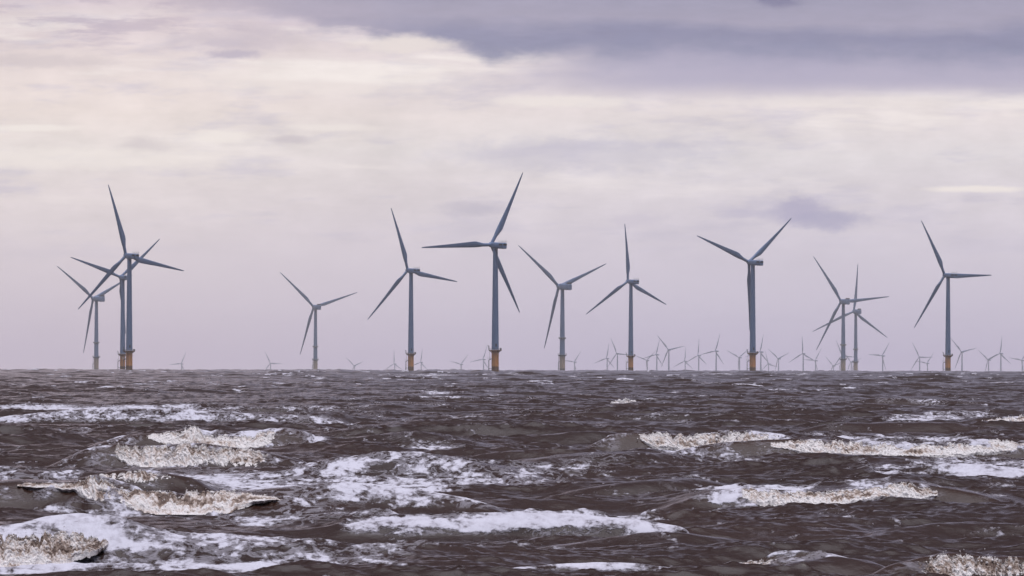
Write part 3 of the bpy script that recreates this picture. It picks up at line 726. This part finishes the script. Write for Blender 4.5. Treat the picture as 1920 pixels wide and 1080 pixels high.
    for (xa, ya), (xb, yb) in (((-1.8, -6.0), (1.8, -6.0)), ((1.8, -6.0), (1.8, -10.5)), ((1.8, -10.5), (-1.8, -10.5)), ((-1.8, -10.5), (-1.8, -6.0))):
        for f in (0, .33, .66):
            x, y = xa+(xb-xa)*f, ya+(yb-ya)*f; mb.tube((x, y, 1.95), (x, y, 3.2), 0.06, 6)
        for z in (2.5, 3.2): mb.tube((xa, ya, z), (xb, yb, z), 0.055, 6)
    mb.tube((1.2, -10.3, 1.9), (1.2, -10.3, 4.3), 0.06, 6)
    LIB['A_hoist'] = mb.mesh('hoist_railing', MAT['rail'])
    # hub: rotor axis +y from origin at rotor centre
    mb = MB(); Ry = Matrix.Rotation(-math.pi/2, 4, 'X')
    mb.lathe([(1.35, -1.75), (1.72, -1.2), (1.75, 0.6), (1.5, 1.3), (1.0, 1.85), (0.45, 2.1), (0.05, 2.15)], 32, Ry)
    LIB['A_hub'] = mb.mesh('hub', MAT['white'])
    LIB['A_blade'] = blade_mesh(53.4, 4.35, 1.12, 'blade')
def lib_B():
    mb = MB(); hub = 105
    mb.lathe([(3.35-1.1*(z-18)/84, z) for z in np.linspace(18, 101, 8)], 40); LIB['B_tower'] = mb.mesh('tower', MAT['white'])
    mb = MB(); mb.lathe([(3.5, -14), (3.5, 17.2), (3.6, 18.0)], 40); LIB['B_tp'] = mb.mesh('transition_piece', MAT['beige'])
    def ring(z, r, name):
        mb = MB(); mb.lathe([(3.3, z-2.2), (r, z-0.5), (r, z), (3.2, z+0.05)], 40); me = mb.mesh(name, MAT['steel_grey'])
        mr = MB(); circ_rail(mr, r-0.1, z, 1.5, 20, rad=0.09); return me, mr.mesh('railing', MAT['steel'])
    LIB['B_plat'], LIB['B_rail'] = ring(19.5, 5.6, 'platform')
    mb = MB(); mb.lathe([(3.0, 39.0), (4.6, 39.7), (4.7, 41.0), (4.3, 41.2), (2.9, 41.3)], 40); LIB['B_ring'] = mb.mesh('tower_gallery', MAT['steel_grey'])
    mb = MB()
    for y in (-0.8, 0.8): mb.tube((-5.0, y-1.5, -12), (-5.0, y-1.5, 10), 0.3, 8); mb.tube((-5.0, y-1.5, 10), (-3.2, y-0.8, 11), 0.3, 8)
    mb.tube((-4.6, -1.5, -3), (-4.6, -1.5, 19), 0.25, 6)
    LIB['B_boat'] = mb.mesh('boat_landing', MAT['steel'])
    mb = MB(); mb.box((0, 0, 0), (19.5, 7.4, 7.6), Matrix.Translation((0, -6.4, 0.3)) @ Matrix.Rotation(math.pi/2, 4, 'Z'), 1.0)
    mb.lathe([(2.5, 2.8), (2.6, 5.2)], 28, Matrix.Rotation(-math.pi/2, 4, 'X')); mb.lathe([(2.3, -4.5), (2.35, -3.0)], 32)
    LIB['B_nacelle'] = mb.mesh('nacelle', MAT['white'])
    mb = MB(); mb.box((0, -15.0, 5.0), (6.2, 0.5, 2.2), bev=0.1); mb.box((0, -12.6, 4.35), (5.5, 4.4, 0.5), bev=0.1)
    LIB['B_cooler'] = mb.mesh('roof_cooler', MAT['dark'])
    mb = MB(); Ry = Matrix.Rotation(-math.pi/2, 4, 'X')
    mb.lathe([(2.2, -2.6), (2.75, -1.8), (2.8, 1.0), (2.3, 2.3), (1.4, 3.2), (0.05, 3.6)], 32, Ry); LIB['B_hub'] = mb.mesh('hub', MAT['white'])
    LIB['B_blade'] = blade_mesh(80.0, 5.6, 1.75, 'blade')
MAT['orange_dark'] = paint('dirty_orange_paint', (0.20, 0.10, 0.045), 0.7, 0.25, 0.6)
MAT['steel_grey'] = paint('grey_steel_ring', (0.16, 0.17, 0.19), 0.6)
def tide(m, z0, z1, col):
    nt = m.node_tree; Nd.tree = nt; b = nt.nodes['Principled BSDF']
    t = nt.nodes.new('ShaderNodeTexCoord'); sx = nt.nodes.new('ShaderNodeSeparateXYZ'); nt.links.new(t.outputs['Object'], sx.inputs[0])
    nz = noise(t.outputs['Object'], 1.2, 4, 0.6); src = b.inputs['Base Color'].links[0].from_socket
    f = 1.0-sstep(Nd(sx.outputs[2])+(nz-0.5)*2.0, z0, z1)
    nt.links.new(mixc(f*0.85, src, col), b.inputs['Base Color'])
tide(MAT['orange'], 1.6, 3.2, (0.10, 0.06, 0.03)); tide(MAT['beige'], 1.5, 3.5, (0.08, 0.06, 0.045))
lib_A(); lib_B()

def turbine(kind, hx, hy, D, yaw, theta, L, label, group, detail=True):
    y_ = hy+ROLL*(hx-960)
    ax = (hx-960)/F; cx, cy_ = ax*D, D
    yaw = math.radians(yaw)
    over = {'A': 4.9, 'B': 8.2}[kind]; hub = {'A': 83.5, 'B': 105.0}[kind]
    # hub centre -> tower axis
    hdir = Vector((-math.sin(yaw), math.cos(yaw), 0))
    tx, ty = cx-hdir.x*over*math.cos(TILT), cy_-hdir.y*over*math.cos(TILT)
    hubz = EYE+(EYE_Y-y_)/F*D
    base = hubz-hub-over*math.sin(TILT)*0
    r = bpy.data.objects.new('wind_turbine', None); scn.collection.objects.link(r)
    r.location = (tx, ty, base); r.empty_display_size = 5
    tag(r, label, 'wind turbine', group)
    P = {'A': 'A_', 'B': 'B_'}[kind]
    tower = link('tower', LIB[P+'tower'], r)
    if detail:
        face = Matrix.Identity(4)
        link('transition_piece', LIB[P+'tp'], r)
        if kind == 'A':
            pl = link('platform', LIB['A_platform'], r); link('railing', LIB['A_rail'], pl)
            bo = link('boat_landing', LIB['A_boat'], r); link('landing_stage', LIB['A_rest'], bo)
            link('door', LIB['A_door'], tower)
        else:
            pl = link('platform', LIB['B_plat'], r); link('railing', LIB['B_rail'], pl)
            link('tower_gallery', LIB['B_ring'], r); link('boat_landing', LIB['B_boat'], r)
    elif True:
        link('transition_piece', LIB[P+'tp'], r)
    Rz = Matrix.Rotation(yaw, 4, 'Z')
    N = Matrix.Translation((0, 0, hub-over*math.sin(TILT))) @ Rz @ Matrix.Rotation(TILT*0.4, 4, 'X')
    nac = link('nacelle', LIB[P+'nacelle'], r, N)
    if detail and kind == 'A':
        link('vent_panel', LIB['A_vent'], nac); link('hoist_railing', LIB['A_hoist'], nac)
    if detail and kind == 'B': link('roof_cooler', LIB['B_cooler'], nac)
    Hm = Matrix.Translation((0, 0, hub)) @ Rz @ Matrix.Rotation(TILT, 4, 'X') 
    Hm = Matrix.Translation(Vector((0, 0, hub)) + Vector(hdir)*over*math.cos(TILT)) @ Rz @ Matrix.Rotation(TILT, 4, 'X')
    link('hub', LIB[P+'hub'], r, Hm)
    Ls = L/{'A': 54.6, 'B': 81.2}[kind]
    for k in range(3):
        a = math.radians(theta)+k*2*math.pi/3
        Bm = Hm @ Matrix.Rotation(a, 4, 'Y') @ Matrix.Translation((0, 0, 1.2)) @ Matrix.Rotation(-CONE*0.5, 4, 'X') @ Matrix.Diagonal((1.0, 1.0, Ls, 1.0))
        link('blade', LIB[P+'blade'], r, Bm)
    return r
GA = 'near wind turbines on orange foundations'; GB = 'tall wind turbines with double rings beyond'
NEAR = [
 ('A', 236.0, 482.0, 7132, 34, 102, 54.6, 'front turbine of the left cluster, orange base, one blade pointing steeply up'),
 ('A', 225.6, 522.6, 8828, 30, 49, 53.5, 'second turbine of the left cluster, just behind the front tower, blades in a V'),
 ('B', 174.5, 563.0, 14205, 40, 65, 81.6, 'leftmost slim grey turbine with two rings near its foot, behind the left cluster'),
 ('B', 588.2, 576.9, 15791, 23, 73, 81.6, 'slim grey ringed turbine standing alone between left cluster and centre group'),
 ('A', 764.4, 507.4, 8163, 36, 100, 55.6, 'orange-based turbine immediately left of the tallest one, upper blade leaning left'),
 ('A', 920.7, 458.9, 6462, 36, 27, 54.6, 'tallest and nearest turbine near the centre with one blade level to the left'),
 ('B', 1047.5, 536.3, 12106, 35, 69, 80.0, 'grey ringed turbine with beige foot just right of the tallest turbine, blades in a Y'),
 ('A', 1177.2, 526.3, 9134, 36, 114, 54.6, 'orange-based turbine right of centre with one blade straight up, two angled down'),
 ('A', 1404.0, 489.3, 7484, 38, 51, 54.6, 'large orange-based turbine at right with two blades raised in a wide V'),
 ('B', 1577.0, 562.2, 14431, 23, 85, 81.6, 'left turbine of the crossing ringed pair at right, taller, one blade level right'),
 ('B', 1601.0, 580.9, 16551, 22, 4, 81.6, 'right turbine of the crossing ringed pair, lower, one blade straight up'),
 ('A', 1771.3, 512.0, 8474, 35, 90, 54.6, 'rightmost orange-based turbine with one blade level to the right'),
]
for q in NEAR: turbine(*q, GA if q[0] == 'A' else GB)
FARL = [
 (339.6,684.8,39140,35,26,'very faint low turbine on the horizon right of the left cluster'),
 (506.9,683.0,38481,25,92,'very faint low turbine on the horizon just left of the lone slim turbine'),
 (663.8,686.9,40463,35,70,'very faint turbine just right of the lone slim turbine, blades in a V'),
 (739.0,683.0,38715,35,118,'barely visible turbine in the haze left of the orange base next to the tallest turbine'),
 (788.7,680.0,37408,35,8,'barely visible turbine in the haze right of the orange base next to the tallest turbine'),
 (863.8,683.3,38980,35,43,'faint turbine with blades in a V, left of two behind the tallest turbine'),
 (905.6,674.0,34930,35,19,'faint turbine close beside the left of the tallest turbine\'s orange base'),
 (1076.4,678.3,36935,35,37,'faint turbine just right of the beige-footed ringed turbine'),
 (1137.2,671.2,33987,35,10,'faint turbine with a vertical blade, left of the pale one beside the straight-up-blade turbine'),
 (1156.3,662.0,30471,35,94,'pale turbine directly left of the straight-up-blade turbine, one blade passing behind its base'),
 (1212.3,674.5,35424,35,49,'faint turbine with blades in a V, right of the straight-up-blade turbine'),
 (1230.0,663.6,31116,40,15,'pale turbine left behind the clearest of the far turbines, vertical blade touching its blade'),
 (1253.0,654.3,27894,25,79,'clearest blue-grey far turbine, between the two large orange-based turbines right of centre'),
 (1283.7,675.6,35960,35,4,'barely visible turbine under the right blade tip of the clearest far turbine'),
 (1308.6,665.0,31704,40,3,'pale far turbine with straight-up blade, touched by the blade of its right neighbour'),
 (1341.3,656.4,28656,35,17,'distinct far turbine with near-vertical blade, left of the large V-bladed turbine'),
 (1385.4,668.4,33084,35,55,'pale far turbine with blades in a V, directly left of the large V-bladed turbine\'s base'),
 (1425.0,657.6,29127,35,12,'distinct far turbine directly right of the large V-bladed turbine\'s orange base'),
 (1440.0,680.0,38051,35,104,'barely visible low turbine behind the blade right of the large V-bladed turbine'),
 (1458.7,670.0,33788,35,68,'faint far turbine with blades in a Y, midway right of the large V-bladed turbine'),
 (1505.0,660.4,30171,25,117,'distinct far turbine with straight-up blade, left of the crossing ringed pair'),
 (1528.0,673.4,35253,35,33,'faint far turbine directly left of the crossing ringed pair, under their blade tips'),
 (1561.8,683.0,39554,35,74,'barely visible turbine low beside the left tower of the crossing ringed pair'),
 (1578.7,664.0,31551,25,96,'pale far turbine mostly hidden behind the left tower of the crossing ringed pair'),
 (1595.0,675.6,36255,35,76,'barely visible turbine between the two towers of the crossing ringed pair'),
 (1653.7,664.0,31613,35,34,'pale far turbine right of the crossing ringed pair, one blade level left'),
 (1723.5,666.0,32436,25,91,'pale far turbine left of the rightmost orange-based turbine'),
 (1737.8,677.6,37269,35,39,'barely visible turbine touching the pale one left of the rightmost orange base'),
 (1802.6,655.8,28796,25,78,'distinct far turbine directly right of the rightmost orange-based turbine'),
 (1852.4,670.7,34426,35,68,'faint far turbine between the two distinct far turbines at the right edge'),
 (1875.3,658.7,29856,30,6,'distinct far turbine with straight-up blade near the right edge'),
 (1915.4,671.3,34731,35,39,'faint far turbine cut by the right edge of the picture'),
]
for (hx, hy, D, yaw, th_, lab) in FARL:
    turbine('A', hx, hy, D, yaw, th_, 54.6, lab, 'far wind turbines fading into the haze', detail=False)

# ------------------------------------------------------------------ haze
def haze(density):
    mb = MB()
    x, y0, y1, z0, z1 = 46000, -46000, 46000, -160, 175
    vs = [(sx*x, y, z) for z in (z0, z1) for (sx, y) in ((-1, y0), (1, y0), (1, y1), (-1, y1))]
    mb.add(vs, [(3, 2, 1, 0), (4, 5, 6, 7), (0, 1, 5, 4), (1, 2, 6, 5), (2, 3, 7, 6), (3, 0, 4, 7)])
    m = bpy.data.materials.new('haze_air'); m.use_nodes = True
    nt = m.node_tree
    for n in list(nt.nodes): nt.nodes.remove(n)
    o_ = nt.nodes.new('ShaderNodeOutputMaterial'); v = nt.nodes.new('ShaderNodeVolumePrincipled')
    v.inputs['Color'].default_value = (0.985, 0.98, 1.0, 1); v.inputs['Density'].default_value = density; v.inputs['Anisotropy'].default_value = 0.2
    nt.links.new(v.outputs[0], o_.inputs['Volume'])
    o = link('haze', mb.mesh('haze', m, False)); tag(o, kind='stuff'); o.display_type = 'WIRE'
haze(HAZE)
print('script', time.time()-T0)
